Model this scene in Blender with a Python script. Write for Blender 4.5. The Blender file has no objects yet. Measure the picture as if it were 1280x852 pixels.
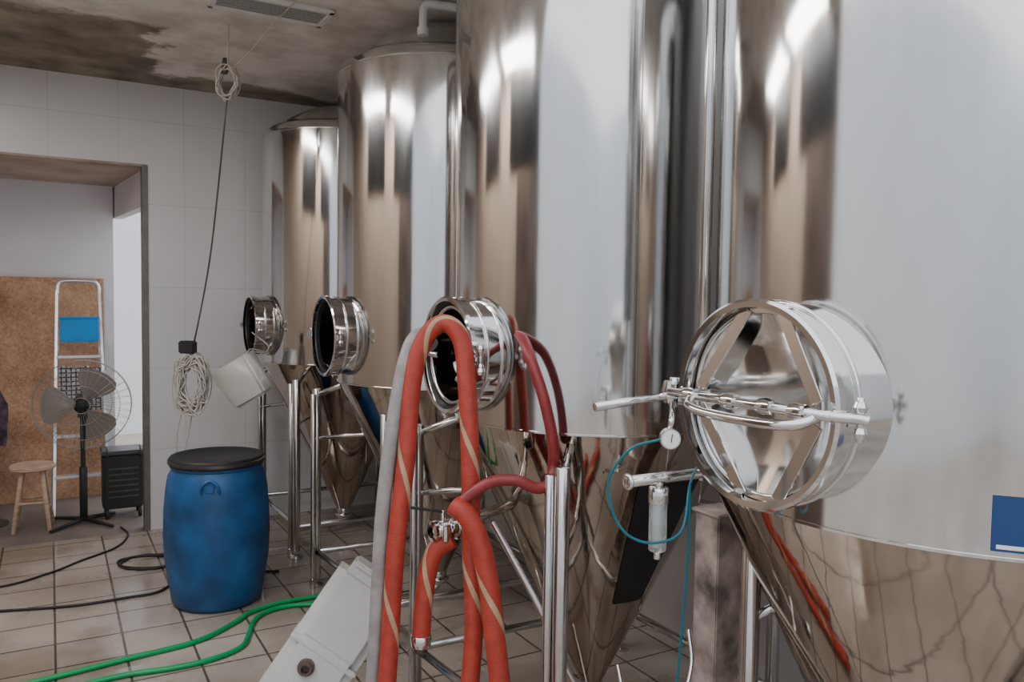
import bpy, bmesh, math, random
from mathutils import Vector, Matrix
random.seed(4)
C30, S30 = math.cos(math.radians(30)), math.sin(math.radians(30))
EYE = 1.8
def V(s, d, z):
    """survey frame (s metres right, d metres ahead of the tripod) -> room axes"""
    return Vector((C30*s + S30*d, -S30*s + C30*d, z))

# ------------------------------------------------------------------ materials
def new_mat(name):
    m = bpy.data.materials.new(name); m.use_nodes = True
    nt = m.node_tree
    return m, nt, nt.nodes['Principled BSDF']
def mat(name, col, rough=0.5, metal=0.0, var=0.0, vscale=8, bump=0.0, bscale=40, trans=0.0, coat=0.0, stretch=None, rvar=0.0, sss=0.0):
    m, nt, b = new_mat(name)
    b.inputs['Base Color'].default_value = (*col, 1)
    b.inputs['Roughness'].default_value = rough
    b.inputs['Metallic'].default_value = metal
    b.inputs['Transmission Weight'].default_value = trans
    b.inputs['Coat Weight'].default_value = coat
    tc = nt.nodes.new('ShaderNodeTexCoord'); mp = nt.nodes.new('ShaderNodeMapping')
    nt.links.new(tc.outputs['Object'], mp.inputs['Vector'])
    if stretch: mp.inputs['Scale'].default_value = stretch
    if var > 0 or rvar > 0:
        n = nt.nodes.new('ShaderNodeTexNoise'); n.inputs['Scale'].default_value = vscale; n.inputs['Detail'].default_value = 6
        nt.links.new(mp.outputs[0], n.inputs['Vector'])
        if var > 0:
            r = nt.nodes.new('ShaderNodeValToRGB')
            r.color_ramp.elements[0].position = .3; r.color_ramp.elements[1].position = .7
            r.color_ramp.elements[0].color = (*[c*(1-var) for c in col], 1)
            r.color_ramp.elements[1].color = (*[min(1, c*(1+var)) for c in col], 1)
            nt.links.new(n.outputs['Fac'], r.inputs[0]); nt.links.new(r.outputs[0], b.inputs['Base Color'])
        if rvar > 0:
            mr = nt.nodes.new('ShaderNodeMapRange'); mr.inputs[1].default_value = .3; mr.inputs[2].default_value = .7
            mr.inputs[3].default_value = max(0.02, rough-rvar); mr.inputs[4].default_value = rough+rvar
            nt.links.new(n.outputs['Fac'], mr.inputs[0]); nt.links.new(mr.outputs[0], b.inputs['Roughness'])
    if bump > 0:
        n2 = nt.nodes.new('ShaderNodeTexNoise'); n2.inputs['Scale'].default_value = bscale; n2.inputs['Detail'].default_value = 3
        bp = nt.nodes.new('ShaderNodeBump'); bp.inputs['Strength'].default_value = bump; bp.inputs['Distance'].default_value = .01
        nt.links.new(mp.outputs[0], n2.inputs['Vector'])
        nt.links.new(n2.outputs['Fac'], bp.inputs['Height']); nt.links.new(bp.outputs[0], b.inputs['Normal'])
    return m

STEEL = mat('tank_steel', (.66,.655,.65), .11, 1, var=.04, vscale=3, rvar=.04, bump=.02, bscale=4, stretch=(3,3,.4))
WELD = mat('weld_steel', (.50,.49,.48), .32, 1, var=.1, vscale=30)
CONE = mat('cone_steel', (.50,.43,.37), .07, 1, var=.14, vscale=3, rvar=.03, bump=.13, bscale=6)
POL = mat('polished_steel', (.72,.71,.70), .09, 1, rvar=.03)
TUBE = mat('tube_steel', (.62,.61,.60), .18, 1, rvar=.06)
DARKST = mat('dark_steel', (.12,.115,.11), .4, .8, var=.2)
JAMB = mat('jamb_metal', (.20,.18,.17), .45, .3, var=.2)
RUBBER = mat('black_rubber', (.015,.015,.016), .55, var=.2)
GREYH = mat('grey_hose', (.33,.30,.29), .45, var=.2, vscale=20)
TEAL = mat('teal_tube', (.0,.12,.17), .35)
GREEN = mat('green_hose', (.0,.36,.11), .3, var=.1)
BLUE = mat('blue_drum_plastic', (.012,.09,.25), .42, var=.4, vscale=6, bump=.05, bscale=12)
BLUE2 = mat('light_blue_plastic', (.0,.28,.72), .4, var=.1)
WHITEP = mat('white_plastic', (.62,.61,.58), .35, var=.08, vscale=5)
GLASS = mat('clear_plastic', (.75,.82,.84), .08, trans=.8)
WOOD = mat('stool_wood', (.55,.38,.26), .6, var=.2, vscale=12, stretch=(1,1,6))
ALU = mat('aluminium', (.75,.75,.76), .35, .9, var=.05)
FANB = mat('fan_blade', (.22,.19,.165), .4)
CAGE = mat('fan_cage_wire', (.35,.34,.33), .4, .6)
RUST = mat('rusty_paint', (.30,.24,.21), .8, var=.75, vscale=9, bump=.3, bscale=30)
BROWNP = mat('brown_spout', (.10,.06,.05), .4)
WIRE = mat('white_cable', (.50,.46,.42), .5, var=.1)
PAPER = mat('gauge_face', (.8,.8,.78), .5)
BLUEL = mat('blue_label', (.01,.05,.17), .3)
CLOTH = mat('dark_cloth', (.07,.045,.065), .9, var=.7, vscale=14)
CONC = mat('concrete_floor', (.17,.135,.115), .7, var=.3, vscale=2)
BEIGE = mat('beige_plaster', (.66,.52,.41), .8, var=.08, vscale=1.5)
WALLB = mat('back_room_plaster', (.76,.73,.75), .8, var=.05, vscale=2)
OUTG = mat('outside_paving', (.42,.35,.29), .9, var=.2, vscale=1)
OUTW = mat('outside_white_wall', (.76,.79,.82), .9, var=.03, vscale=.6)
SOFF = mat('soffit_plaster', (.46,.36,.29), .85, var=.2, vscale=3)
PVC = mat('white_pvc', (.75,.75,.74), .4)
DARKW = mat('right_wall_plaster', (.46,.43,.41), .8, var=.15, vscale=2)
REFLBROWN = mat('brown_reflection_panel', (.17,.125,.10), .6, var=.3, vscale=3)  # for the unseen low panel added to darken tank reflections
REFLDARK = mat('dark_reflection_panel', (.02,.02,.02), .3)  # for the unseen high panels added to darken tank reflections

def emis(name,col,st):
    m, nt, b = new_mat(name); b.inputs['Base Color'].default_value=(*col,1)
    b.inputs['Emission Color'].default_value=(*col,1); b.inputs['Emission Strength'].default_value=st
    return m
FILLM = emis('fill_panel_glow',(1,.98,.96),1.2)  # glow of the added fill panels

def hose_mat():
    m, nt, b = new_mat('orange_hose')
    tc = nt.nodes.new('ShaderNodeTexCoord'); sp = nt.nodes.new('ShaderNodeSeparateXYZ')
    nt.links.new(tc.outputs['UV'], sp.inputs[0])
    a = nt.nodes.new('ShaderNodeMath'); a.operation = 'MULTIPLY'; a.inputs[1].default_value = 2.0
    nt.links.new(sp.outputs['Y'], a.inputs[0])
    ad = nt.nodes.new('ShaderNodeMath'); ad.operation = 'ADD'
    nt.links.new(sp.outputs['X'], ad.inputs[0]); nt.links.new(a.outputs[0], ad.inputs[1])
    fr = nt.nodes.new('ShaderNodeMath'); fr.operation = 'FRACT'; nt.links.new(ad.outputs[0], fr.inputs[0])
    r = nt.nodes.new('ShaderNodeValToRGB'); cr = r.color_ramp
    cr.interpolation = 'CONSTANT'
    cr.elements[0].position = 0; cr.elements[0].color = (.56,.06,.035,1)
    cr.elements[1].position = .45; cr.elements[1].color = (.64,.44,.26,1)
    e = cr.elements.new(.54); e.color = (.56,.06,.035,1)
    nt.links.new(fr.outputs[0], r.inputs[0])
    n = nt.nodes.new('ShaderNodeTexNoise'); n.inputs['Scale'].default_value = 25
    nt.links.new(tc.outputs['Object'], n.inputs['Vector'])
    mx = nt.nodes.new('ShaderNodeMix'); mx.data_type = 'RGBA'; mx.blend_type = 'MULTIPLY'; mx.inputs[0].default_value = .5
    nt.links.new(r.outputs[0], mx.inputs[6]); nt.links.new(n.outputs['Fac'], mx.inputs[7])
    nt.links.new(mx.outputs[2], b.inputs['Base Color'])
    w = nt.nodes.new('ShaderNodeTexWave'); w.inputs['Scale'].default_value = 60; w.bands_direction = 'Y'
    nt.links.new(tc.outputs['UV'], w.inputs['Vector'])
    bp = nt.nodes.new('ShaderNodeBump'); bp.inputs['Strength'].default_value = .3; bp.inputs['Distance'].default_value = .003
    nt.links.new(w.outputs['Fac'], bp.inputs['Height']); nt.links.new(bp.outputs[0], b.inputs['Normal'])
    b.inputs['Roughness'].default_value = .5
    return m
ORANGE = hose_mat()
REDH = mat('dark_red_hose', (.26,.03,.03), .4, var=.15, vscale=20)

def tile_mat(name, c1, c2, grout, w, h, mortar, rough, vertical=False, dirt=.25, wet=0.0):
    m, nt, b = new_mat(name)
    tc = nt.nodes.new('ShaderNodeTexCoord')
    src = tc.outputs['Object']
    if vertical:
        sp = nt.nodes.new('ShaderNodeSeparateXYZ'); cb = nt.nodes.new('ShaderNodeCombineXYZ')
        nt.links.new(src, sp.inputs[0]); nt.links.new(sp.outputs['X'], cb.inputs['X']); nt.links.new(sp.outputs['Z'], cb.inputs['Y'])
        src = cb.outputs[0]
    br = nt.nodes.new('ShaderNodeTexBrick'); br.offset = 0
    br.inputs['Scale'].default_value = 1; br.inputs['Brick Width'].default_value = w; br.inputs['Row Height'].default_value = h
    br.inputs['Mortar Size'].default_value = mortar; br.inputs['Mortar Smooth'].default_value = .3
    br.inputs['Color1'].default_value = (*c1,1); br.inputs['Color2'].default_value = (*c2,1); br.inputs['Mortar'].default_value = (*grout,1)
    nt.links.new(src, br.inputs['Vector'])
    n = nt.nodes.new('ShaderNodeTexNoise'); n.inputs['Scale'].default_value = 1.3; n.inputs['Detail'].default_value = 8
    nt.links.new(tc.outputs['Object'], n.inputs['Vector'])
    r = nt.nodes.new('ShaderNodeValToRGB'); r.color_ramp.elements[0].position=.35; r.color_ramp.elements[1].position=.65
    r.color_ramp.elements[0].color = (1-dirt,1-dirt*1.1,1-dirt*1.2,1)
    nt.links.new(n.outputs['Fac'], r.inputs[0])
    mx = nt.nodes.new('ShaderNodeMix'); mx.data_type='RGBA'; mx.blend_type='MULTIPLY'; mx.inputs[0].default_value=1
    nt.links.new(br.outputs['Color'], mx.inputs[6]); nt.links.new(r.outputs[0], mx.inputs[7])
    nt.links.new(mx.outputs[2], b.inputs['Base Color'])
    b.inputs['Roughness'].default_value = rough
    if wet>0:
        mr = nt.nodes.new('ShaderNodeMapRange'); mr.inputs[1].default_value=.42; mr.inputs[2].default_value=.58
        mr.inputs[3].default_value=wet; mr.inputs[4].default_value=rough+.12
        nt.links.new(n.outputs['Fac'], mr.inputs[0]); nt.links.new(mr.outputs[0], b.inputs['Roughness'])
    bp = nt.nodes.new('ShaderNodeBump'); bp.inputs['Strength'].default_value=.3; bp.inputs['Distance'].default_value=.003; bp.invert=True
    nt.links.new(br.outputs['Fac'], bp.inputs['Height']); nt.links.new(bp.outputs[0], b.inputs['Normal'])
    return m
FLOORM = tile_mat('floor_tiles', (.52,.46,.405),(.46,.405,.355),(.12,.095,.08), .31,.31,.007,.22, dirt=.45, wet=.06)
WALLM = tile_mat('wall_tiles', (.76,.77,.79),(.74,.75,.77),(.62,.62,.64), .45,.62,.003,.35, vertical=True, dirt=.07)

def ceiling_mat():
    m, nt, b = new_mat('stained_ceiling')
    L=nt.links.new
    def math_(op,a,bb=None,cl=False):
        x=nt.nodes.new('ShaderNodeMath'); x.operation=op; x.use_clamp=cl
        for i,vv in enumerate((a,bb)):
            if vv is None: continue
            if isinstance(vv,(int,float)): x.inputs[i].default_value=vv
            else: L(vv,x.inputs[i])
        return x.outputs[0]
    tc = nt.nodes.new('ShaderNodeTexCoord')
    n = nt.nodes.new('ShaderNodeTexNoise'); n.inputs['Scale'].default_value=2.0; n.inputs['Detail'].default_value=10; n.inputs['Roughness'].default_value=.62
    L(tc.outputs['Object'], n.inputs['Vector'])
    sp = nt.nodes.new('ShaderNodeSeparateXYZ'); L(tc.outputs['Object'], sp.inputs[0])
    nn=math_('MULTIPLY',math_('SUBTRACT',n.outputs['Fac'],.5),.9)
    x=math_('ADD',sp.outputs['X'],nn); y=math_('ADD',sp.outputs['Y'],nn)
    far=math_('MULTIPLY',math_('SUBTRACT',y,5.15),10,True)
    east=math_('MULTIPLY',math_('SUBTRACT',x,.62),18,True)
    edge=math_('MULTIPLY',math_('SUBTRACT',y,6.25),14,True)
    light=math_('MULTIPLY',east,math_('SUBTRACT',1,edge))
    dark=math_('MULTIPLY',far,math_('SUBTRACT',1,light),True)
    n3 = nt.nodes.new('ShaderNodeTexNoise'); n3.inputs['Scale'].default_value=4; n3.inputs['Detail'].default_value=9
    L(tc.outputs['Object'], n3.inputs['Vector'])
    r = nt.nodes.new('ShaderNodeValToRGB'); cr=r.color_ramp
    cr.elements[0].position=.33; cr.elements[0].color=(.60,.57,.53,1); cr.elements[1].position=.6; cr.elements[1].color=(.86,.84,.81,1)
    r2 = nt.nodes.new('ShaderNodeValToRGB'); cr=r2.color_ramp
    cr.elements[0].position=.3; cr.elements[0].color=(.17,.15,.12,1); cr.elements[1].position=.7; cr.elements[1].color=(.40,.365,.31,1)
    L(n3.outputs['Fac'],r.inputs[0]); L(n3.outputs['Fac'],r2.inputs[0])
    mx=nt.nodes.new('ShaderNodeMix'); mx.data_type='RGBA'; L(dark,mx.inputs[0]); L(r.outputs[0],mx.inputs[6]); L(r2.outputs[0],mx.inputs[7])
    L(mx.outputs[2], b.inputs['Base Color'])
    b.inputs['Roughness'].default_value=.9
    return m
CEILM = ceiling_mat()
def osb_mat():
    m, nt, b = new_mat('particle_board')
    tc = nt.nodes.new('ShaderNodeTexCoord')
    v = nt.nodes.new('ShaderNodeTexVoronoi'); v.inputs['Scale'].default_value=60
    n = nt.nodes.new('ShaderNodeTexNoise'); n.inputs['Scale'].default_value=4; n.inputs['Detail'].default_value=8
    nt.links.new(tc.outputs['Object'], v.inputs['Vector']); nt.links.new(tc.outputs['Object'], n.inputs['Vector'])
    mx = nt.nodes.new('ShaderNodeMix'); mx.data_type='RGBA'; mx.inputs[0].default_value=.25
    nt.links.new(n.outputs['Fac'], mx.inputs[6]); nt.links.new(v.outputs['Color'], mx.inputs[7])
    r = nt.nodes.new('ShaderNodeValToRGB'); cr=r.color_ramp
    cr.elements[0].position=.3; cr.elements[0].color=(.30,.15,.075,1); cr.elements[1].position=.7; cr.elements[1].color=(.64,.39,.24,1)
    nt.links.new(mx.outputs[2], r.inputs[0]); nt.links.new(r.outputs[0], b.inputs['Base Color'])
    b.inputs['Roughness'].default_value=.8
    return m
OSB = osb_mat()
def check_mat():
    m, nt, b = new_mat('checked_cloth')
    tc = nt.nodes.new('ShaderNodeTexCoord')
    c = nt.nodes.new('ShaderNodeTexBrick'); c.offset=0; c.inputs['Scale'].default_value=1
    c.inputs['Brick Width'].default_value=.035; c.inputs['Row Height'].default_value=.035; c.inputs['Mortar Size'].default_value=.006
    c.inputs['Color1'].default_value=(.55,.52,.5,1); c.inputs['Color2'].default_value=(.5,.48,.46,1); c.inputs['Mortar'].default_value=(.05,.05,.07,1)
    sp = nt.nodes.new('ShaderNodeSeparateXYZ'); cb = nt.nodes.new('ShaderNodeCombineXYZ')
    nt.links.new(tc.outputs['Object'], sp.inputs[0]); nt.links.new(sp.outputs['X'], cb.inputs['X']); nt.links.new(sp.outputs['Z'], cb.inputs['Y'])
    nt.links.new(cb.outputs[0], c.inputs['Vector']); nt.links.new(c.outputs['Color'], b.inputs['Base Color']); b.inputs['Roughness'].default_value=.9
    return m
CHECK = check_mat()

# ------------------------------------------------------------------ mesh helpers
COL = bpy.context.scene.collection
def root(name, loc=(0,0,0)):
    e = bpy.data.objects.new(name, None); e.location = loc; e.empty_display_size=.1
    COL.objects.link(e); return e
def finish(name, bm, m, parent=None, smooth=True, ang=35):
    bmesh.ops.recalc_face_normals(bm, faces=bm.faces[:])
    for f in bm.faces: f.smooth = smooth
    if smooth:
        for e in bm.edges:
            if len(e.link_faces)==2 and e.calc_face_angle(0) > math.radians(ang): e.smooth=False
    me = bpy.data.meshes.new(name); bm.to_mesh(me); bm.free()
    if m: me.materials.append(m)
    o = bpy.data.objects.new(name, me); COL.objects.link(o)
    if parent:
        o.parent = parent; o.matrix_parent_inverse = Matrix.Translation(-parent.location)
    return o
def frame(org, axis, ref=None):
    z = Vector(axis).normalized()
    ref = Vector(ref) if ref else (Vector((0,0,1)) if abs(z.z)<.95 else Vector((1,0,0)))
    x = ref.cross(z).normalized(); y = z.cross(x)
    M = Matrix((x,y,z)).transposed().to_4x4(); M.translation = Vector(org); return M
def lathe(name, prof, m, parent=None, org=(0,0,0), axis=(0,0,1), segs=48, ang=35, smooth=True, closed=False):
    bm = bmesh.new(); M = frame(org, axis); rings=[]
    for r,z in prof:
        if r < 1e-6: rings.append([bm.verts.new(M@Vector((0,0,z)))])
        else: rings.append([bm.verts.new(M@Vector((r*math.cos(2*math.pi*i/segs), r*math.sin(2*math.pi*i/segs), z))) for i in range(segs)])
    pairs = list(zip(rings, rings[1:]))
    if closed: pairs.append((rings[-1], rings[0]))
    for a,b in pairs:
        if len(a)==1 and len(b)==1: continue
        for i in range(segs):
            j=(i+1)%segs
            if len(a)==1: bm.faces.new((a[0],b[j],b[i]))
            elif len(b)==1: bm.faces.new((a[i],a[j],b[0]))
            else: bm.faces.new((a[i],a[j],b[j],b[i]))
    return finish(name,bm,m,parent,smooth,ang)
def cyl(name,p1,p2,r,m,parent=None,r2=None,segs=24):
    p1=Vector(p1);p2=Vector(p2);L=(p2-p1).length
    r2 = r if r2 is None else r2; b=min(r,r2)*.12
    return lathe(name,[(0,0),(r-b,0),(r,b),(r2,L-b),(r2-b,L),(0,L)],m,parent,p1,p2-p1,segs,50)
def torus(name,c,axis,R,r,m,parent=None,segs=64,n=12):
    return lathe(name,[(R+r*math.cos(2*math.pi*k/n), r*math.sin(2*math.pi*k/n)) for k in range(n)],m,parent,c,axis,segs,180,closed=True)
def box(name,c,size,m,parent=None,M=None,bev=.004):
    bm=bmesh.new(); bmesh.ops.create_cube(bm,size=1)
    bmesh.ops.scale(bm,vec=Vector(size),verts=bm.verts)
    if bev>0: bmesh.ops.bevel(bm,geom=bm.edges[:],offset=min(bev,min(size)*.3),segments=2,affect='EDGES')
    T = Matrix.Translation(Vector(c)) @ (M.to_4x4() if M else Matrix.Identity(4))
    bmesh.ops.transform(bm,matrix=T,verts=bm.verts)
    return finish(name,bm,m,parent,True,30)
def bar(name,p1,p2,w,t,m,parent=None,ref=(1,0,0)):
    p1=Vector(p1);p2=Vector(p2); z=(p2-p1); L=z.length; z.normalize(); r=Vector(ref); r=(r-z*r.dot(z)).normalized(); y=z.cross(r)
    M=Matrix((r,y,z)).transposed()
    return box(name,(p1+p2)/2,(t,w,L),m,parent,M,.002)
def spline(pts,sub=12):
    pts=[Vector(p) for p in pts]; out=[]
    P=[pts[0]*2-pts[1]]+pts+[pts[-1]*2-pts[-2]]
    for i in range(1,len(P)-2):
        a,b,c,d=P[i-1],P[i],P[i+1],P[i+2]
        for k in range(sub):
            t=k/sub
            out.append(.5*((2*b)+(c-a)*t+(2*a-5*b+4*c-d)*t*t+(3*b-a-3*c+d)*t**3))
    out.append(pts[-1]); return out
def tube(name,pts,r,m,parent=None,sub=10,segs=14,sm=True):
    P = spline(pts,sub) if sm else [Vector(p) for p in pts]
    bm=bmesh.new(); uv=bm.loops.layers.uv.new('UVMap')
    t=(P[1]-P[0]).normalized(); n=t.orthogonal().normalized(); rings=[]; ds=[]; L=0
    for i,p in enumerate(P):
        if i: L+=(p-P[i-1]).length
        tt=((P[min(i+1,len(P)-1)]-P[max(i-1,0)])).normalized()
        n=(n-tt*n.dot(tt)).normalized(); b=tt.cross(n)
        rings.append([bm.verts.new(p+r*(n*math.cos(2*math.pi*k/segs)+b*math.sin(2*math.pi*k/segs))) for k in range(segs)]); ds.append(L)
    for i in range(len(rings)-1):
        for k in range(segs):
            j=(k+1)%segs
            f=bm.faces.new((rings[i][k],rings[i][j],rings[i+1][j],rings[i+1][k]))
            for lp,(u,v) in zip(f.loops,((k,ds[i]),(k+1,ds[i]),(k+1,ds[i+1]),(k,ds[i+1]))): lp[uv].uv=(u/segs,v)
    bm.faces.new(rings[0][::-1]); bm.faces.new(rings[-1])
    return finish(name,bm,m,parent,True,60)
def patch(name,cx,cy,rf,b0,b1,z0,z1,m,parent=None,off=.003,n=14):
    """thin curved plate on a surface of revolution; bearings clockwise from +Y"""
    bm=bmesh.new(); g=[]
    for i in range(n+1):
        b=math.radians(b0+(b1-b0)*i/n); row=[]
        for k in range(5):
            z=z0+(z1-z0)*k/4; r=rf(z)+off
            row.append(bm.verts.new((cx+r*math.sin(b),cy+r*math.cos(b),z)))
        g.append(row)
    for i in range(n):
        for k in range(4): bm.faces.new((g[i][k],g[i+1][k],g[i+1][k+1],g[i][k+1]))
    return finish(name,bm,m,parent)

# ------------------------------------------------------------------ room shell
H=3.37; YB=6.62; XR=2.95; XL=-1.0; YF=-4.0; T=.12; YO=2.1
DX=.64; DL=-.92; DH=2.77
def slab(name,x0,x1,y0,y1,z0,z1,m): return box(name,((x0+x1)/2,(y0+y1)/2,(z0+z1)/2),(x1-x0,y1-y0,z1-z0),m,None,None,0)
slab('floor',-3.2,XR+T,YF,YB,-.1,0,FLOORM)
slab('ceiling',XL-T,XR+T,YO,YB+T,H,H+.15,CEILM)
slab('wall_back',DX,XR+T,YB,YB+T,0,H,WALLM)
slab('wall_back_above_opening',DL,DX,YB,YB+T,DH,H,WALLM)
slab('wall_back_far_side',XL-T,DL,YB,YB+T,0,H,WALLM)
slab('wall_right',XR,XR+T,YF,YB,0,5.0,DARKW)
slab('wall_left',XL-T,XL,YO,YB,0,H,BEIGE)
slab('reflection_panel_low',XL+.01,XL+.05,YO+.02,3.0,0.01,2.66,REFLBROWN)  # unseen panel, added so the tank shells reflect a dark column
slab('reflection_panel_high_1',XL+.01,XL+.04,YO+.02,3.35,2.70,3.27,REFLDARK)  # unseen dark panels, added to shape the arch reflected in the shells
slab('reflection_panel_high_2',XL+.01,XL+.04,3.9,5.0,2.70,3.27,REFLDARK)
slab('trim_1',DX-.035,DX+.004,YB-.008,YB+T+.004,0,DH,JAMB)
slab('trim_2',DL,DX,YB-.006,YB+T+.004,DH-.012,DH+.004,SOFF)
# back room; its right-hand side is an open doorway to the yard
YR=8.1
slab('floor_back_room',XL,3,YB,YR+T,-.1,.0,CONC)
slab('wall_back_room_far',XL,.50,YR,YR+T,0,DH+.1,WALLB)
slab('ceiling_back_room',XL,DX+T,YB+T,YR+T,DH,DH+.1,SOFF)
slab('wall_back_room_left',XL-T,XL,YB+T,YR+T,0,DH+.1,WALLB)
a=Vector((.645,YB+T,0)); b_=Vector((.50,YR+T,0)); dv=(b_-a)
box('wall_back_room_right_lintel',((a.x+b_.x)/2+.04,(a.y+b_.y)/2,2.63),(.08,dv.length,.28),WALLB,None,Matrix.Rotation(math.atan2(-dv.x,dv.y),3,'Z'),0)
# outside
slab('outside_ground',-16,9,-14,16,-.16,-.101,OUTG)
slab('outside_building_wall',-7.2,-7,-14,16,-.1,5.5,OUTW)
slab('outside_boundary_wall',-7,9,-8.2,-8,-.1,5.0,OUTW)
slab('outside_far_wall',-.6,5,12,12.2,-.1,4.0,OUTW)
for i,(lx,ly) in enumerate(((-.64,3.0),(-.64,4.5))):
    lr=root('added_fill_panel',(lx,ly,H))  # unseen fill panel, added to brighten the hall
    box('housing',(lx,ly,H-.02),(.58,1.24,.04),PVC,lr)
    box('diffuser',(lx,ly,H-.043),(.54,1.2,.006),FILLM,lr,None,.001)
    la=bpy.data.lights.new('added_fill_light','AREA'); la.shape='RECTANGLE'; la.size=.52; la.size_y=1.18; la.energy=29; la.color=(1,.97,.95)
    lo=bpy.data.objects.new('added_fill_light',la); COL.objects.link(lo); lo.location=(lx,ly,H-.05); lo.parent=lr; lo.matrix_parent_inverse=Matrix.Translation(-lr.location)

# ------------------------------------------------------------------ tanks
R=.6; ZB=1.33; ZC=.18; ZM=1.59; RM=.212
cone_r = lambda z: .05+(R-.05)*(z-ZC)/(ZB-ZC)
def tank(Y0, opened, legs, XT=2.0, ZT=3.05, dh=.22, nk=.70):
    rt = root('fermentation_tank',(XT,Y0,0))
    bm=bmesh.new(); n=160; rows=86; g=[]
    for k in range(rows+1):
        z=ZB+(ZT-ZB)*k/rows
        g.append([bm.verts.new((XT+R*math.cos(2*math.pi*i/n),Y0+R*math.sin(2*math.pi*i/n),z)) for i in range(n)])
    for k in range(rows):
        for i in range(n):
            j=(i+1)%n; vs=(g[k][i],g[k][j],g[k+1][j],g[k+1][i]); c=sum((v.co for v in vs),Vector())/4
            if opened and c.x<XT and math.hypot(c.y-Y0,c.z-ZM)<RM-.012: continue
            bm.faces.new(vs)
    finish('shell',bm,STEEL,rt)
    dome=[(R,ZT)]
    for k in range(1,9):
        a=math.radians(90*k/8); dome.append((R-.07+.07*math.cos(a)+0, ZT+.07*math.sin(a)))
    for k in range(1,13):
        t=k/12; dome.append(((R-.07)*(1-t), ZT+.07+dh*(1-(1-t)**2)))
    lathe('dome',dome,STEEL,rt,(XT,Y0,0),segs=128,ang=60)
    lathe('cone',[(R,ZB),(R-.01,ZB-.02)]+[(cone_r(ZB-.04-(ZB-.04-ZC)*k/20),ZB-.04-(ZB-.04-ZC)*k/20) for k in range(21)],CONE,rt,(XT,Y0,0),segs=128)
    lathe('rim_bottom',[(R-.002,ZB-.004),(R+.003,ZB-.002),(R+.003,ZB+.004),(R-.002,ZB+.006)],POL,rt,(XT,Y0,0),segs=128)
    lathe('rim_top',[(R-.002,ZT-.008),(R+.002,ZT-.005),(R+.002,ZT+.005),(R-.002,ZT+.008)],TUBE,rt,(XT,Y0,0),segs=128)
    patch('vertical_weld',XT,Y0,lambda z:R,203,203.35,ZB+.01,ZT-.01,WELD,rt,.0012,2)
    cyl('outlet',(XT,Y0,.1),(XT,Y0,ZC+.01),.05,TUBE,rt)
    torus('outlet_clamp',(XT,Y0,.13),(0,0,1),.055,.012,POL,rt,32)
    tube('drain_elbow',[(XT,Y0,.12),(XT-.02,Y0,.08),(XT-.08,Y0,.06),(XT-.35,Y0,.06)],.026,TUBE,rt)
    b=math.radians(135); px,py=XT+(R+.03)*math.cos(b),Y0+(R+.03)*math.sin(b)
    cyl('cleaning_pipe',(px,py,1.72),(px,py,ZT+.04),.016,TUBE,rt)
    cyl('cable_conduit',(px+.035,py+.03,1.3),(px+.035,py+.03,ZT-.05),.008,TUBE,rt)
    tube('pipe_top_bend',[(px,py,ZT+.03),(px+.005,py-.005,ZT+.08),(px+.05,py-.05,ZT+.13),(px+.18,py-.18,ZT+.17)],.016,TUBE,rt)
    X0=XT-nk; ax=(1,0,0); c=(X0,Y0,ZM)
    lathe('manway_neck',[(RM,0),(RM,nk-.5),(RM-.006,nk-.5),(RM-.006,0)],POL,rt,c,ax,96,closed=True)
    lathe('manway_flange',[(RM-.008,-.010),(RM+.004,-.012),(RM+.010,-.006),(RM+.010,.010),(RM+.002,.015),(RM-.008,.012)],POL,rt,c,ax,96,closed=True)
    torus('manway_band',(X0+.06,Y0,ZM),ax,RM+.002,.006,POL,rt,96)
    if opened:
        torus('manway_weld',(X0+.12,Y0,ZM),ax,RM+.001,.006,POL,rt,96)
        lathe('manway_gasket',[(RM-.02,.01),(RM-.006,.01),(RM-.006,.03),(RM-.02,.03)],RUBBER,rt,c,ax,96,closed=True)
    yl=Y0+RM+.02; yr=Y0-RM-.015
    box('latch_block',(X0+.0,yl,ZM),(.05,.03,.04),POL,rt,None,.008)
    cyl('latch_pin',(X0,yl+.01,ZM-.035),(X0,yl+.01,ZM+.035),.012,POL,rt)
    box('hinge_block',(X0+.02,yr,ZM),(.05,.025,.03),POL,rt,None,.008)
    for z in (-.024,.024): lathe('hinge_knob',[(0,-.012),(.010,-.010),(.014,0),(.010,.010),(0,.012)],POL,rt,(X0+.01,yr-.025,ZM+z),(0,0,1),20)
    cyl('hinge_pin',(X0+.01,yr-.025,ZM-.042),(X0+.01,yr-.025,ZM+.042),.007,POL,rt)
    for (lx,ly) in legs:
        x,y=XT+lx,Y0+ly; u=Vector((lx,ly,0)); rr=u.length; u.normalize(); w=Vector((-u.y,u.x,0))
        zt=1.24 if rr>.6 else 1.16
        cyl('leg',(x,y,.05),(x,y,zt),.027,TUBE,rt)
        q=Vector((x,y,0))+w*.045*(-1 if ly<0 else 1)
        cyl('leg_twin',(q.x,q.y,.05),(q.x,q.y,zt-.03),.017,TUBE,rt)
        lathe('foot',[(0,0),(.045,0),(.045,.012),(.015,.03),(.012,.06),(0,.06)],TUBE,rt,(x,y,0))
        lathe('foot_twin',[(0,0),(.02,0),(.02,.06),(0,.06)],TUBE,rt,(q.x,q.y,0))
        if rr>.6:
            cyl('leg_arm',(x,y,zt-.04),(XT+u.x*(R-.03),Y0+u.y*(R-.03),ZB-.04),.016,TUBE,rt)
        zc=.98; rc=cone_r(zc)
        cyl('leg_tie',(x,y,zc-.05),(XT+u.x*(rc-.02),Y0+u.y*(rc-.02),zc),.013,TUBE,rt)
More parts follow.
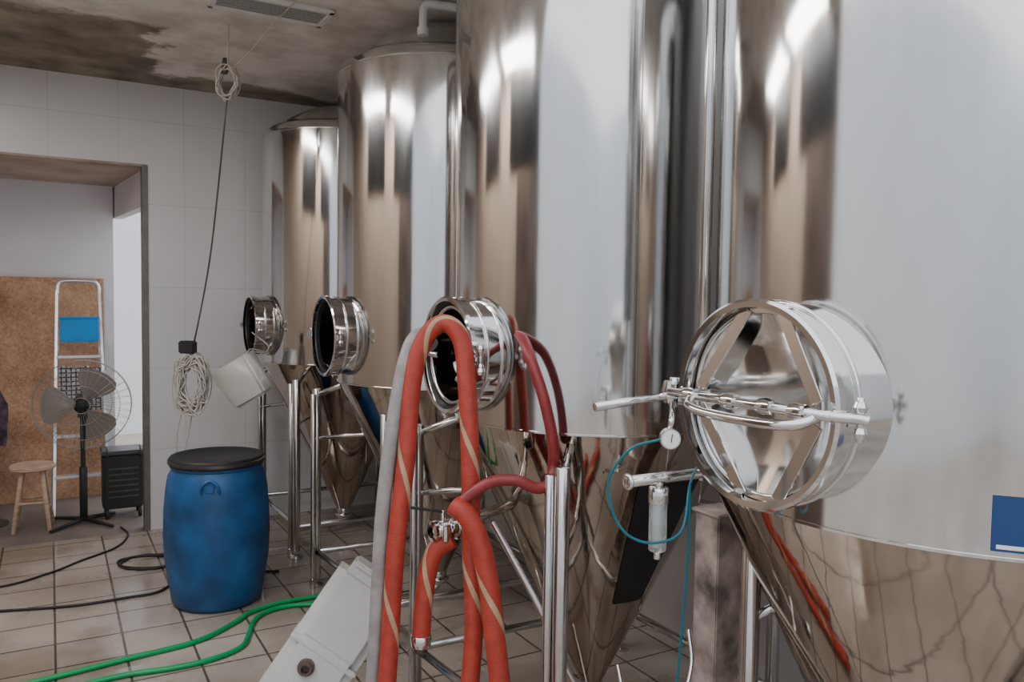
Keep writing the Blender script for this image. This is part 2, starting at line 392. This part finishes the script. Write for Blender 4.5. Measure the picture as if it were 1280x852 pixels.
    for i in range(len(legs)):
        a=legs[i];b2=legs[(i+1)%len(legs)]
        cyl('brace',(XT+a[0],Y0+a[1],.22),(XT+b2[0],Y0+b2[1],.22),.018,TUBE,rt)
    return rt
XT=2.0
LEG=[(-.5,-.5),(-.58,.55),(.55,.5),(.55,-.5)]
YT=[1.195,2.74,4.31,5.95]
t4=tank(YT[0],False,[(-.28,-.62),(-.335,.35),(.55,.5),(.55,-.5)],nk=.725)
t3=tank(YT[1],True,LEG)
t2=tank(YT[2],True,LEG,dh=.26)
t1=tank(YT[3],True,[(-.5,-.5),(-.5,.5),(.5,.5),(.5,-.5)],XT=1.95,ZT=2.96,dh=.2)

# closed door of the near tank
Y=YT[0]; X0=1.275
lathe('door_dish',[(RM-.007,0.03),(RM-.02,.035),(.15,.06),(.08,.08),(0,.086)],POL,t4,(X0,Y,ZM),(1,0,0),96,80)
torus('door_edge',(X0+.03,Y,ZM),(1,0,0),RM-.016,.006,POL,t4,96)
for s in (1,-1):
    bar('door_strut',(X0+.015,Y+.035,ZM+s*.20),(X0+.0,Y+.155,ZM+s*.02),.03,.006,POL,t4,(1,0,0))
    bar('door_strut',(X0+.015,Y-.06,ZM+s*.195),(X0+.0,Y-.165,ZM+s*.02),.03,.006,POL,t4,(1,0,0))
    bar('door_strut_bridge',(X0+.02,Y+.04,ZM+s*.198),(X0+.02,Y-.065,ZM+s*.198),.012,.006,POL,t4,(1,0,0))
cyl('door_crossbar',(X0-.035,Y+.22,ZM+.005),(X0-.035,Y-.225,ZM+.005),.010,POL,t4)
tube('door_handle',[(X0-.04,Y+.14,ZM),(X0-.075,Y+.11,ZM-.012),(X0-.085,Y+.04,ZM-.02),(X0-.085,Y-.1,ZM-.02),(X0-.07,Y-.17,ZM-.015),(X0-.03,Y-.19,ZM)],.0105,POL,t4)
for dy in (.15,.03,-.07,-.15):
    lathe('crossbar_collar',[(0,-.02),(.015,-.018),(.018,0),(.015,.018),(0,.02)],POL,t4,(X0-.035,Y+dy,ZM+.005),(0,1,0),20)
tube('hinge_arm',[(X0-.035,Y-.2,ZM+.005),(X0-.03,Y-.23,ZM+.005),(X0+.0,Y-.255,ZM+.003),(X0+.01,Y-.27,ZM)],.010,POL,t4)
cyl('latch_lever',(X0-.01,Y+.255,ZM-.01),(X0-.20,Y+.285,ZM-.03),.0085,POL,t4,.011)
lathe('latch_knob',[(0,-.03),(.02,-.026),(.026,0),(.02,.026),(0,.03)],POL,t4,(X0-.0,Y+.25,ZM),(0,0,1),24)
cyl('side_pipe',(1.12,Y+.22,1.395),(1.47,Y+.22,1.395),.013,POL,t4)
torus('side_pipe_end',(1.125,Y+.22,1.395),(1,0,0),.013,.006,POL,t4,24)
fx,fy=1.215,Y+.22
cyl('filter_cap',(fx,fy,1.335),(fx,fy,1.375),.023,POL,t4)
cyl('filter_neck',(fx,fy,1.37),(fx,fy,1.39),.01,POL,t4)
cyl('filter_bowl',(fx,fy,1.225),(fx,fy,1.338),.021,GLASS,t4)
cyl('filter_core',(fx,fy,1.235),(fx,fy,1.335),.008,WHITEP,t4)
cyl('filter_drain',(fx,fy,1.205),(fx,fy,1.227),.008,POL,t4)
gp=V(.335,1.66,1.515)
lathe('gauge_body',[(0,0),(.021,0),(.022,.004),(.022,.02),(0,.022)],POL,t4,gp,(.5,.866,0),32)
lathe('gauge_dial',[(0,-.001),(.018,-.001),(.018,.001),(0,.001)],PAPER,t4,gp,(.5,.866,0),32)
bar('gauge_needle',gp+Vector((-.003,-.005,-.006)),gp+Vector((-.001,-.006,.012)),.002,.001,RUBBER,t4,(.5,.866,0))
tube('gauge_stem',[gp+Vector((.006,.012,.02)),gp+Vector((.012,.012,.045)),(X0,Y+.25,ZM-.02)],.006,POL,t4)
tube('teal_line',[V(.315,1.67,1.513),V(.255,1.68,1.49),V(.214,1.7,1.423),V(.22,1.7,1.355),V(.255,1.7,1.30),V(.315,1.71,1.28),V(.38,1.74,1.30),V(.41,1.8,1.39),V(.47,1.95,1.42)],.003,TEAL,t4)
tube('teal_line_drop',[V(.41,1.8,1.39),V(.42,1.85,1.2),V(.415,1.9,.9),V(.40,1.95,.5),V(.40,2.0,.02)],.003,TEAL,t4)
patch('blue_label',XT,Y,lambda z:R,225,232.6,1.345,1.45,BLUEL,t4,.002)
patch('label_window',XT,Y,lambda z:R,226,231.8,1.350,1.358,PAPER,t4,.0028)
patch('cone_dark_patch',XT,YT[1],cone_r,166,198,.60,1.15,RUBBER,t3,.004)  # dark curved patch over part of the cone
Y=YT[1]; X0=1.30
cyl('door_crossbar',(X0-.03,Y+.24,ZM+.0),(X0-.03,Y+.02,ZM+.0),.011,POL,t3)
torus('door_ring_inner',(X0+.02,Y,ZM),(1,0,0),RM-.03,.010,POL,t3,96)
for z in (-.04,.04): lathe('hinge_knob',[(0,-.014),(.014,-.012),(.018,0),(.014,.012),(0,.014)],POL,t3,(X0+.0,Y-.27,ZM+z),(0,0,1),20)
va=V(-.235,2.8,.985)
cyl('racking_pipe',(1.62,YT[1]-.02,1.0),va+Vector((.05,.02,0)),.02,TUBE,t3)
tube('cone_level_tube',[V(-.06,2.75,1.03),V(.0,2.74,.93),V(.12,2.72,.72),V(.22,2.72,.5),V(.3,2.75,.36)],.013,POL,t3)
tube('sample_loop',[V(.36,2.55,.62),V(.38,2.5,.55),V(.45,2.48,.5),V(.55,2.5,.52),V(.60,2.55,.62),V(.60,2.6,.72)],.009,POL,t3)

# ------------------------------------------------------------------ valve + hoses
rv=root('butterfly_valve',va)
lathe('body',[(.022,-.05),(.036,-.045),(.036,-.03),(.026,-.022),(.034,-.015),(.034,.015),(.026,.022),(.036,.03),(.036,.045),(.022,.05)],POL,rv,va,(1,.1,0),32)
cyl('stem',va,va+Vector((0,0,.07)),.009,POL,rv)
bar('lever',va+Vector((0,0,.065)),va+Vector((-.11,.03,.085)),.02,.008,RUBBER,rv,(0,0,1))
lathe('wing_nut',[(0,-.03),(.012,-.026),(.014,0),(.012,.026),(0,.03)],POL,rv,va+Vector((-.01,-.045,0)),(0,0,1),16)
lathe('clamp',[(.03,-.012),(.043,-.008),(.043,.008),(.03,.012)],POL,rv,va+Vector((.06,.006,0)),(1,.1,0),32)

h1=root('orange_hose',V(-.25,2.8,0))
tube('hose_loop',[V(-.72,2.2,.045),V(-.55,2.45,.05),V(-.45,2.7,.16),V(-.425,2.76,.43),V(-.41,2.78,.736),V(-.396,2.78,.956),V(-.368,2.8,1.23),V(-.352,2.83,1.5),V(-.312,2.84,1.655),V(-.242,2.84,1.715),V(-.178,2.82,1.655),V(-.153,2.78,1.48),V(-.138,2.75,1.23),V(-.132,2.75,.956),V(-.118,2.74,.68),V(-.13,2.72,.43),V(-.14,2.65,.15),V(-.1,2.5,.05),V(.1,2.2,.045)],.033,ORANGE,h1,12,20)
h2=root('orange_hose',V(-.1,2.7,0))
tube('hose_body',[V(-.19,2.70,1.10),V(-.15,2.68,1.075),V(-.11,2.67,1.01),V(-.07,2.66,.865),V(-.045,2.65,.675),V(-.02,2.64,.46),V(-.01,2.58,.18),V(.05,2.45,.05),V(.3,2.1,.045)],.036,ORANGE,h2,12,20)
h3=root('orange_hose',V(-.3,2.8,0))
tube('hose_body',[V(-.20,2.79,.955),V(-.255,2.79,.92),V(-.285,2.79,.84),V(-.302,2.79,.70),V(-.308,2.79,.60)],.033,ORANGE,h3,12,20)
cyl('end_ferrule',V(-.308,2.79,.61),V(-.309,2.79,.565),.037,POL,h3)
cyl('end_spigot',V(-.309,2.79,.57),V(-.31,2.79,.545),.026,DARKST,h3)
h4=root('dark_red_hose',V(.1,2.75,0))
tube('hose_body',[V(-.01,3.02,1.66),V(.015,2.93,1.68),V(.04,2.85,1.66),V(.065,2.77,1.60),V(.11,2.73,1.473),V(.145,2.73,1.324),V(.15,2.76,1.23),V(.14,2.73,1.175),V(.09,2.71,1.16),V(.027,2.70,1.187),V(-.05,2.70,1.185),V(-.11,2.70,1.155),V(-.177,2.70,1.10)],.020,REDH,h4,12,18)
h5=root('grey_hose',V(-.45,2.85,0))
tube('hose_body',[V(-.62,2.2,.035),V(-.55,2.6,.05),V(-.49,2.78,.2),V(-.48,2.8,.42),V(-.465,2.8,.73),V(-.448,2.8,1.06),V(-.412,2.82,1.39),V(-.376,2.86,1.6),V(-.34,2.93,1.67),V(-.30,3.0,1.63)],.026,GREYH,h5,12,18)

def onfloor(name,pts,r,m):
    e=root(name,V(pts[0][0],pts[0][1],0)); tube('line',[V(s,d,r+.001) for s,d in pts],r,m,e,12,12); return e
onfloor('green_hose',[(-2.5,3.35),(-2.11,3.65),(-1.85,3.86),(-1.61,4.06),(-1.50,4.3),(-1.46,4.45),(-1.35,4.58),(-1.21,4.67),(-1.0,4.75),(-.7,4.7)],.013,GREEN)
onfloor('green_hose',[(-2.1,3.45),(-1.83,3.66),(-1.6,3.76),(-1.45,3.86),(-1.36,4.0),(-1.37,4.15),(-1.40,4.32),(-1.37,4.46),(-1.25,4.56),(-1.0,4.6)],.013,GREEN)
onfloor('black_cable',[(-3.4,4.3),(-2.88,4.42),(-2.5,4.52),(-2.25,4.66),(-2.12,4.75),(-2.06,4.95),(-1.8,5.12),(-1.5,5.15)],.008,RUBBER)
onfloor('black_cable',[(-3.6,4.6),(-3.12,4.79),(-2.95,5.05),(-2.88,5.3),(-2.79,5.6),(-2.85,5.9),(-3.0,6.1)],.007,RUBBER)
cp=[]
for i in range(40):
    a=i*2*math.pi/13; cp.append((-2.42+(.19+.02*math.sin(i*1.7))*math.cos(a),5.3+(.14+.015*math.cos(i*2.1))*math.sin(a)))
onfloor('black_cable_coil',cp,.008,RUBBER)

# ------------------------------------------------------------------ blue drum
bx,by=V(-1.73,4.68,0).xy
dr=root('blue_plastic_drum',(bx,by,0))
lathe('body',[(0,.012),(.2,.0),(.235,.004),(.255,.03),(.262,.09),(.275,.16),(.292,.28),(.298,.42),(.294,.56),(.284,.68),(.27,.76),(.256,.785),(.250,.80),(.260,.812),(.260,.83),(.25,.835),(0,.835)],BLUE,dr,(bx,by,0),segs=72,ang=50)
lathe('lid',[(0,.862),(.223,.862),(.233,.868),(.258,.868),(.266,.858),(.266,.825),(.26,.818),(.25,.818)],RUBBER,dr,(bx,by,0),segs=72)
lathe('lid_ring',[(.264,.83),(.272,.834),(.272,.85),(.264,.854)],DARKST,dr,(bx,by,0),segs=72)
u=Vector((-.3,-.95,0)).normalized(); w=Vector((-u.y,u.x,0))
hc=Vector((bx,by,0))+u*.285
tube('handle',[hc+w*-.05+Vector((0,0,.70)),hc+w*-.04+u*.006+Vector((0,0,.745)),hc+u*-.002+Vector((0,0,.77)),hc+w*.04+u*.006+Vector((0,0,.745)),hc+w*.05+Vector((0,0,.70))],.008,BLUE,dr)
box('handle_block',hc+u*-.003+Vector((0,0,.725)),(.045,.02,.045),BLUE,dr,Matrix.Rotation(math.atan2(w.y,w.x),3,'Z'))

# ------------------------------------------------------------------ hanging cable
hg=root('hanging_cable',V(-1.70,4.75,H))
tube('cord_upper',[V(-1.67,4.72,H),V(-1.68,4.74,3.25),V(-1.69,4.76,3.13)],.005,WIRE,hg)
tube('cord_slack',[V(-1.15,4.3,H),V(-1.30,4.42,3.3),V(-1.50,4.6,3.19),V(-1.65,4.74,3.13)],.003,WIRE,hg)
pts=[]
for i in range(80):
    a=i*.9; pts.append(V(-1.69+.055*math.cos(a)+.015*math.sin(i*2.3),4.76+.03*math.sin(a*.7),3.05+.09*math.sin(a)+.015*math.cos(i)))
tube('small_coil',pts,.004,WIRE,hg,5,8)
cyl('coil_tape',V(-1.71,4.76,3.10),V(-1.70,4.76,3.19),.018,DARKST,hg)
tube('cord_lower',[V(-1.69,4.76,3.0),V(-1.73,4.8,2.75),V(-1.80,4.9,2.45),V(-1.86,4.95,2.1),V(-1.92,5.0,1.85),V(-1.97,5.0,1.6),V(-2.0,5.02,1.5)],.005,DARKST,hg)
box('socket_box',V(-2.05,5.05,1.475),(.10,.06,.08),RUBBER,hg,Matrix.Rotation(math.radians(-30),3,'Z'),.008)
pts=[]
for i in range(260):
    a=i*.62; k=.95+.28*math.sin(i*1.3+.01*i*i); pts.append(V(-2.03+.085*k*math.cos(a)+.02*math.sin(i*.37),5.06+.03*math.sin(i*.8),1.24+.165*k*math.sin(a)))
tube('cable_bundle',pts,.0045,WIRE,hg,5,8)
tube('bundle_tie',[V(-2.03,5.05,1.46),V(-2.03,5.05,1.40),V(-2.02,5.05,1.34)],.012,WIRE,hg)
tube('tail',[V(-2.08,5.1,1.15),V(-2.15,5.12,.9),V(-2.17,5.15,.5),V(-2.24,5.2,.2),V(-2.3,5.3,.01)],.004,WIRE,hg)
tube('tail_b',[V(-2.03,5.1,1.12),V(-2.1,5.12,.8),V(-2.2,5.15,.45),V(-2.2,5.25,.01)],.004,WIRE,hg)

# ------------------------------------------------------------------ ceiling vent + pipe
vc=V(-1.33,4.42,H-.012); vg=root('ceiling_vent',vc)
for dx,dy,sx,sy in ((0,.12,.62,.03),(0,-.12,.62,.03),(.295,0,.03,.27),(-.295,0,.03,.27)):
    box('frame',vc+Vector((dx,dy,0)),(sx,sy,.024),PVC,vg)
for i in range(9):
    box('louvre',vc+Vector((0,-.095+i*.024,.0)),(.56,.018,.003),PVC,vg,Matrix.Rotation(math.radians(35),3,'X'),0)
box('vent_back',vc+Vector((0,0,.009)),(.57,.22,.004),DARKST,vg,None,0)
pp=root('white_pipe',(1.70,3.92,3.2))
tube('pipe',[(1.70,3.92,3.17),(1.70,3.92,3.27),(1.705,3.92,3.315),(1.74,3.91,3.335),(1.85,3.89,3.335),(2.95,3.7,3.335)],.022,PVC,pp)
lathe('pipe_socket',[(.02,0),(.03,0),(.03,.04),(.02,.04)],PVC,pp,(1.70,3.92,3.17),segs=24)

# ------------------------------------------------------------------ white containers
jc=V(-1.85,5.5,1.22); jg=root('white_plastic_jug',jc)
Mj=Matrix.Rotation(math.radians(-38),3,'Z')@Matrix.Rotation(math.radians(-30),3,'Y')@Matrix.Rotation(math.radians(10),3,'X')
bm=bmesh.new(); bmesh.ops.create_cube(bm,size=1)
for v in bm.verts:
    k=1.0 if v.co.z>0 else .84
    v.co=Vector((v.co.x*.30*k,v.co.y*.2*k,v.co.z*.30))
top=[f for f in bm.faces if f.normal.z>.9]; bmesh.ops.delete(bm,geom=top,context='FACES')
bmesh.ops.bevel(bm,geom=[e for e in bm.edges if not e.is_boundary],offset=.02,segments=3,affect='EDGES')
bmesh.ops.transform(bm,matrix=Matrix.Translation(jc)@Mj.to_4x4(),verts=bm.verts)
o=finish('body',bm,WHITEP,jg); sd=o.modifiers.new('s','SOLIDIFY'); sd.thickness=.006
tube('bail_handle',[jc+Mj@Vector((.14,-.05,.14)),jc+Mj@Vector((.17,0,.16)),jc+Vector((.16,.02,.19)),jc+Mj@Vector((.14,.05,.14))],.004,WIRE,jg)
tube('hanging_cord',[jc+Vector((.16,.02,.19)),jc+Vector((.17,.02,.24)),Vector((1.22,5.76,1.55))],.004,WIRE,jg)
cc=V(-.745,3.22,.36); cn=root('white_jerrycan',cc)
Mc=Matrix.Rotation(math.radians(-30),3,'Z')@Matrix.Rotation(math.radians(34),3,'Y')@Matrix.Rotation(math.radians(-12),3,'X')
def cbox(name,off,size,m,bev): box(name,cc+Mc@Vector(off),size,m,cn,Mc,bev)
cbox('body',(0,0,0),(.30,.22,.70),WHITEP,.04)
cbox('front_panel',(0,-.108,.16),(.23,.012,.26),WHITEP,.006)
cbox('band',(0,0,.0),(.308,.228,.022),WHITEP,.008)
cbox('shoulder',(0,0,.355),(.22,.16,.03),WHITEP,.012)
q=cc+Mc@Vector((-.03,-.11,-.07)); n_=Mc@Vector((0,-1,0))
lathe('spout',[(0,0),(.034,0),(.034,.012),(.026,.014),(.026,.04),(.016,.04),(.014,.01),(0,.01)],BROWNP,cn,q,n_,32)

rp=root('rusty_post',(1.94,1.95,0))
box('shaft',(1.94,1.95,.55),(.11,.11,1.1),RUST,rp,None,.004)
box('base_plate',(1.94,1.95,.008),(.18,.18,.016),RUST,rp,None,.003)
box('cap_plate',(1.94,1.95,1.105),(.13,.13,.012),RUST,rp,None,.003)

# ------------------------------------------------------------------ back room things
ob=root('particle_board',(-.3,YR,0)); box('panel',(-.25,YR-.07,.97),(1.33,.02,1.94),OSB,ob,Matrix.Rotation(math.radians(-2),3,'X'),.002)
lc=V(-3.62,6.68,0); ld=root('step_ladder',lc)
def LP(x,t,back=0):
    return Vector((lc.x+x*(1-.22*t), lc.y-.30+.42*t+back, 1.88*t))
for sx in (-.2,.2): bar('rail',LP(sx,.005),LP(sx,.97),.045,.02,ALU,ld,(1,0,0))
tube('top_bow',[LP(-.2,.96),LP(-.19,1.0),LP(-.12,1.015),LP(.12,1.015),LP(.19,1.0),LP(.2,.96)],.014,ALU,ld)
for t in (.17,.34,.51,.68): 
    a=LP(-.2,t);b=LP(.2,t); box('step',(a+b)/2,((b-a).length,.08,.02),ALU,ld,None,.003)
for sx in (-.22,.22): bar('rear_leg',Vector((lc.x+sx,lc.y+.33,.0)),LP(sx*.8,.8,.03),.03,.015,ALU,ld,(1,0,0))
box('tool_tray',LP(0,.80)+Vector((0,-.07,0)),(.28,.16,.20),BLUE2,ld,None,.01)
box('tray_lip',LP(0,.80)+Vector((0,-.07,.10)),(.30,.18,.015),BLUE2,ld,None,.004)
ck=root('checked_cloth',LP(0,.55))
bm=bmesh.new(); g=[]
for i in range(13):
    row=[]
    for k in range(10):
        x=-.15+.3*i/12; zz=1.20-.34*k/9
        row.append(bm.verts.new((lc.x+x,lc.y-.30+.42*.6-.09+.014*math.sin(i*1.3+k*.2)-.01*k,zz+.01*math.sin(i))))
    g.append(row)
for i in range(12):
    for k in range(9): bm.faces.new((g[i][k],g[i+1][k],g[i+1][k+1],g[i][k+1]))
finish('cloth',bm,CHECK,ck)
js=V(-4.05,6.1,0); jk=root('coat_stand',js)
cyl('pole',(js.x,js.y,.02),(js.x,js.y,1.2),.014,DARKST,jk)
lathe('foot',[(0,0),(.16,0),(.16,.015),(.03,.03),(0,.03)],DARKST,jk,(js.x,js.y,0))
bm=bmesh.new(); g=[]
for k in range(12):
    z=1.12-.5*k/11; row=[]
    for i in range(20):
        a=2*math.pi*i/20; rr=(.05+.06*min(1,k/4))*(1+.25*math.sin(3*a+k*.3)); row.append(bm.verts.new((js.x+1.2*rr*math.cos(a),js.y+.8*rr*math.sin(a),z+.01*math.sin(5*a))))
    g.append(row)
for k in range(11):
    for i in range(20): bm.faces.new((g[k][i],g[k][(i+1)%20],g[k+1][(i+1)%20],g[k+1][i]))
finish('coat',bm,CLOTH,jk)
# fan
fc=V(-3.34,6.20,.94); fn=root('pedestal_fan',(fc.x,fc.y,0))
fd=Vector((-.15,-1,0)).normalized()
cyl('pole',(fc.x,fc.y,.03),(fc.x,fc.y,.93),.018,RUBBER,fn)
cyl('pole_sleeve',(fc.x,fc.y,.03),(fc.x,fc.y,.45),.028,RUBBER,fn)
for a in (40,130,220,310):
    aa=math.radians(a); cyl('base_foot',(fc.x,fc.y,.04),(fc.x+.3*math.cos(aa),fc.y+.3*math.sin(aa),.015),.018,RUBBER,fn,.012)
hub=fc-fd*.02
cyl('motor',hub-fd*.14,hub,.075,RUBBER,fn)
cyl('hub',hub,hub+fd*.06,.045,RUBBER,fn)
cyl('neck_joint',(fc.x,fc.y,.84),(fc.x,fc.y,.93),.035,RUBBER,fn)
F=frame(hub+fd*.03,fd)
for k in range(3):
    bm=bmesh.new(); a0=math.radians(60+k*120); g=[]
    for i in range(9):
        t=i/8; r=.04+.25*t; hw=(.35+.30*math.sin(math.pi*min(1,t*1.05)*.75))*(1 if t<.95 else .8); row=[]
        for j in range(7):
            w_=(j/6-.5)*2; a=a0+w_*hw*(.6 if t<.1 else 1)
            row.append(bm.verts.new(F@Vector((r*math.cos(a),r*math.sin(a),.03*w_*(1-.4*t)))))
        g.append(row)
    for i in range(8):
        for j in range(6): bm.faces.new((g[i][j],g[i+1][j],g[i+1][j+1],g[i][j+1]))
    finish('blade',bm,FANB,fn)
for zz,rr in ((.03,.345),(.085,.27),(-.03,.345),(.10,.15),(.10,.06),(-.07,.2)):
    torus('cage_ring',hub+fd*zz,fd,rr,.0025 if rr<.3 else .003,CAGE,fn,48,6)
for k in range(36):
    a=2*math.pi*k/36; c_,s_=math.cos(a),math.sin(a)
    tube('cage_wire',[F@Vector((.06*c_,.06*s_,.07)),F@Vector((.2*c_,.2*s_,.065)),F@Vector((.30*c_,.30*s_,.03)),F@Vector((.345*c_,.345*s_,-.02)),F@Vector((.2*c_,.2*s_,-.1)),F@Vector((.07*c_,.07*s_,-.12))],.0013,CAGE,fn,4,5)
# stool
sc=V(-3.64,6.04,0); st=root('wooden_stool',sc)
lathe('seat',[(0,.46),(.14,.46),(.155,.47),(.155,.49),(.145,.50),(0,.50)],WOOD,st,(sc.x,sc.y,0))
for a in (40,130,220,310):
    aa=math.radians(a); cyl('leg',(sc.x+.17*math.cos(aa),sc.y+.17*math.sin(aa),0),(sc.x+.09*math.cos(aa),sc.y+.09*math.sin(aa),.465),.015,WOOD,st,.017)
for i in range(4):
    a1=math.radians(40+90*i);a2=math.radians(130+90*i); z=.16 if i%2 else .22; k=.143
    cyl('rung',(sc.x+k*math.cos(a1),sc.y+k*math.sin(a1),z),(sc.x+k*math.cos(a2),sc.y+k*math.sin(a2),z),.010,WOOD,st)
eb=V(-3.17,6.48,0); ec=root('equipment_case',eb)
box('case',(eb.x,eb.y,.30),(.30,.26,.44),RUBBER,ec,None,.015)
for i in range(6): box('vent_slat',(eb.x,eb.y-.134,.18+i*.045),(.22,.006,.014),DARKST,ec,None,.002)
box('lid',(eb.x,eb.y,.535),(.32,.28,.03),DARKST,ec,None,.008)
for sx in (-.12,.12):
    for sy in (-.1,.1): cyl('caster',(eb.x+sx-.012,eb.y+sy,.04),(eb.x+sx+.012,eb.y+sy,.04),.04,RUBBER,ec)
    tube('handle_'+('a' if sx<0 else 'b'),[(eb.x+sx,eb.y-.13,.5),(eb.x+sx,eb.y-.17,.53),(eb.x+sx,eb.y-.17,.58),(eb.x+sx,eb.y-.1,.58)],.008,DARKST,ec)

# ------------------------------------------------------------------ light
w=bpy.data.worlds.new('world'); bpy.context.scene.world=w; w.use_nodes=True
bg=w.node_tree.nodes['Background']; bg.inputs[0].default_value=(.88,.93,1,1); bg.inputs[1].default_value=2.2

# ------------------------------------------------------------------ camera
cd=bpy.data.cameras.new('camera'); cam=bpy.data.objects.new('camera',cd); COL.objects.link(cam)
cd.lens=1000/1280*36; cd.sensor_width=36
p=math.radians(2.9); rl=.015
Fw=Vector((S30*math.cos(p),C30*math.cos(p),-math.sin(p))); Rt=Vector((C30,-S30,0)); Up=Rt.cross(Fw)
R2=Rt*math.cos(rl)+Up*math.sin(rl); U2=Up*math.cos(rl)-Rt*math.sin(rl)
M=Matrix((R2,U2,-Fw)).transposed().to_4x4(); M.translation=Vector((0,0,EYE))
cam.matrix_world=M
bpy.context.scene.camera=cam
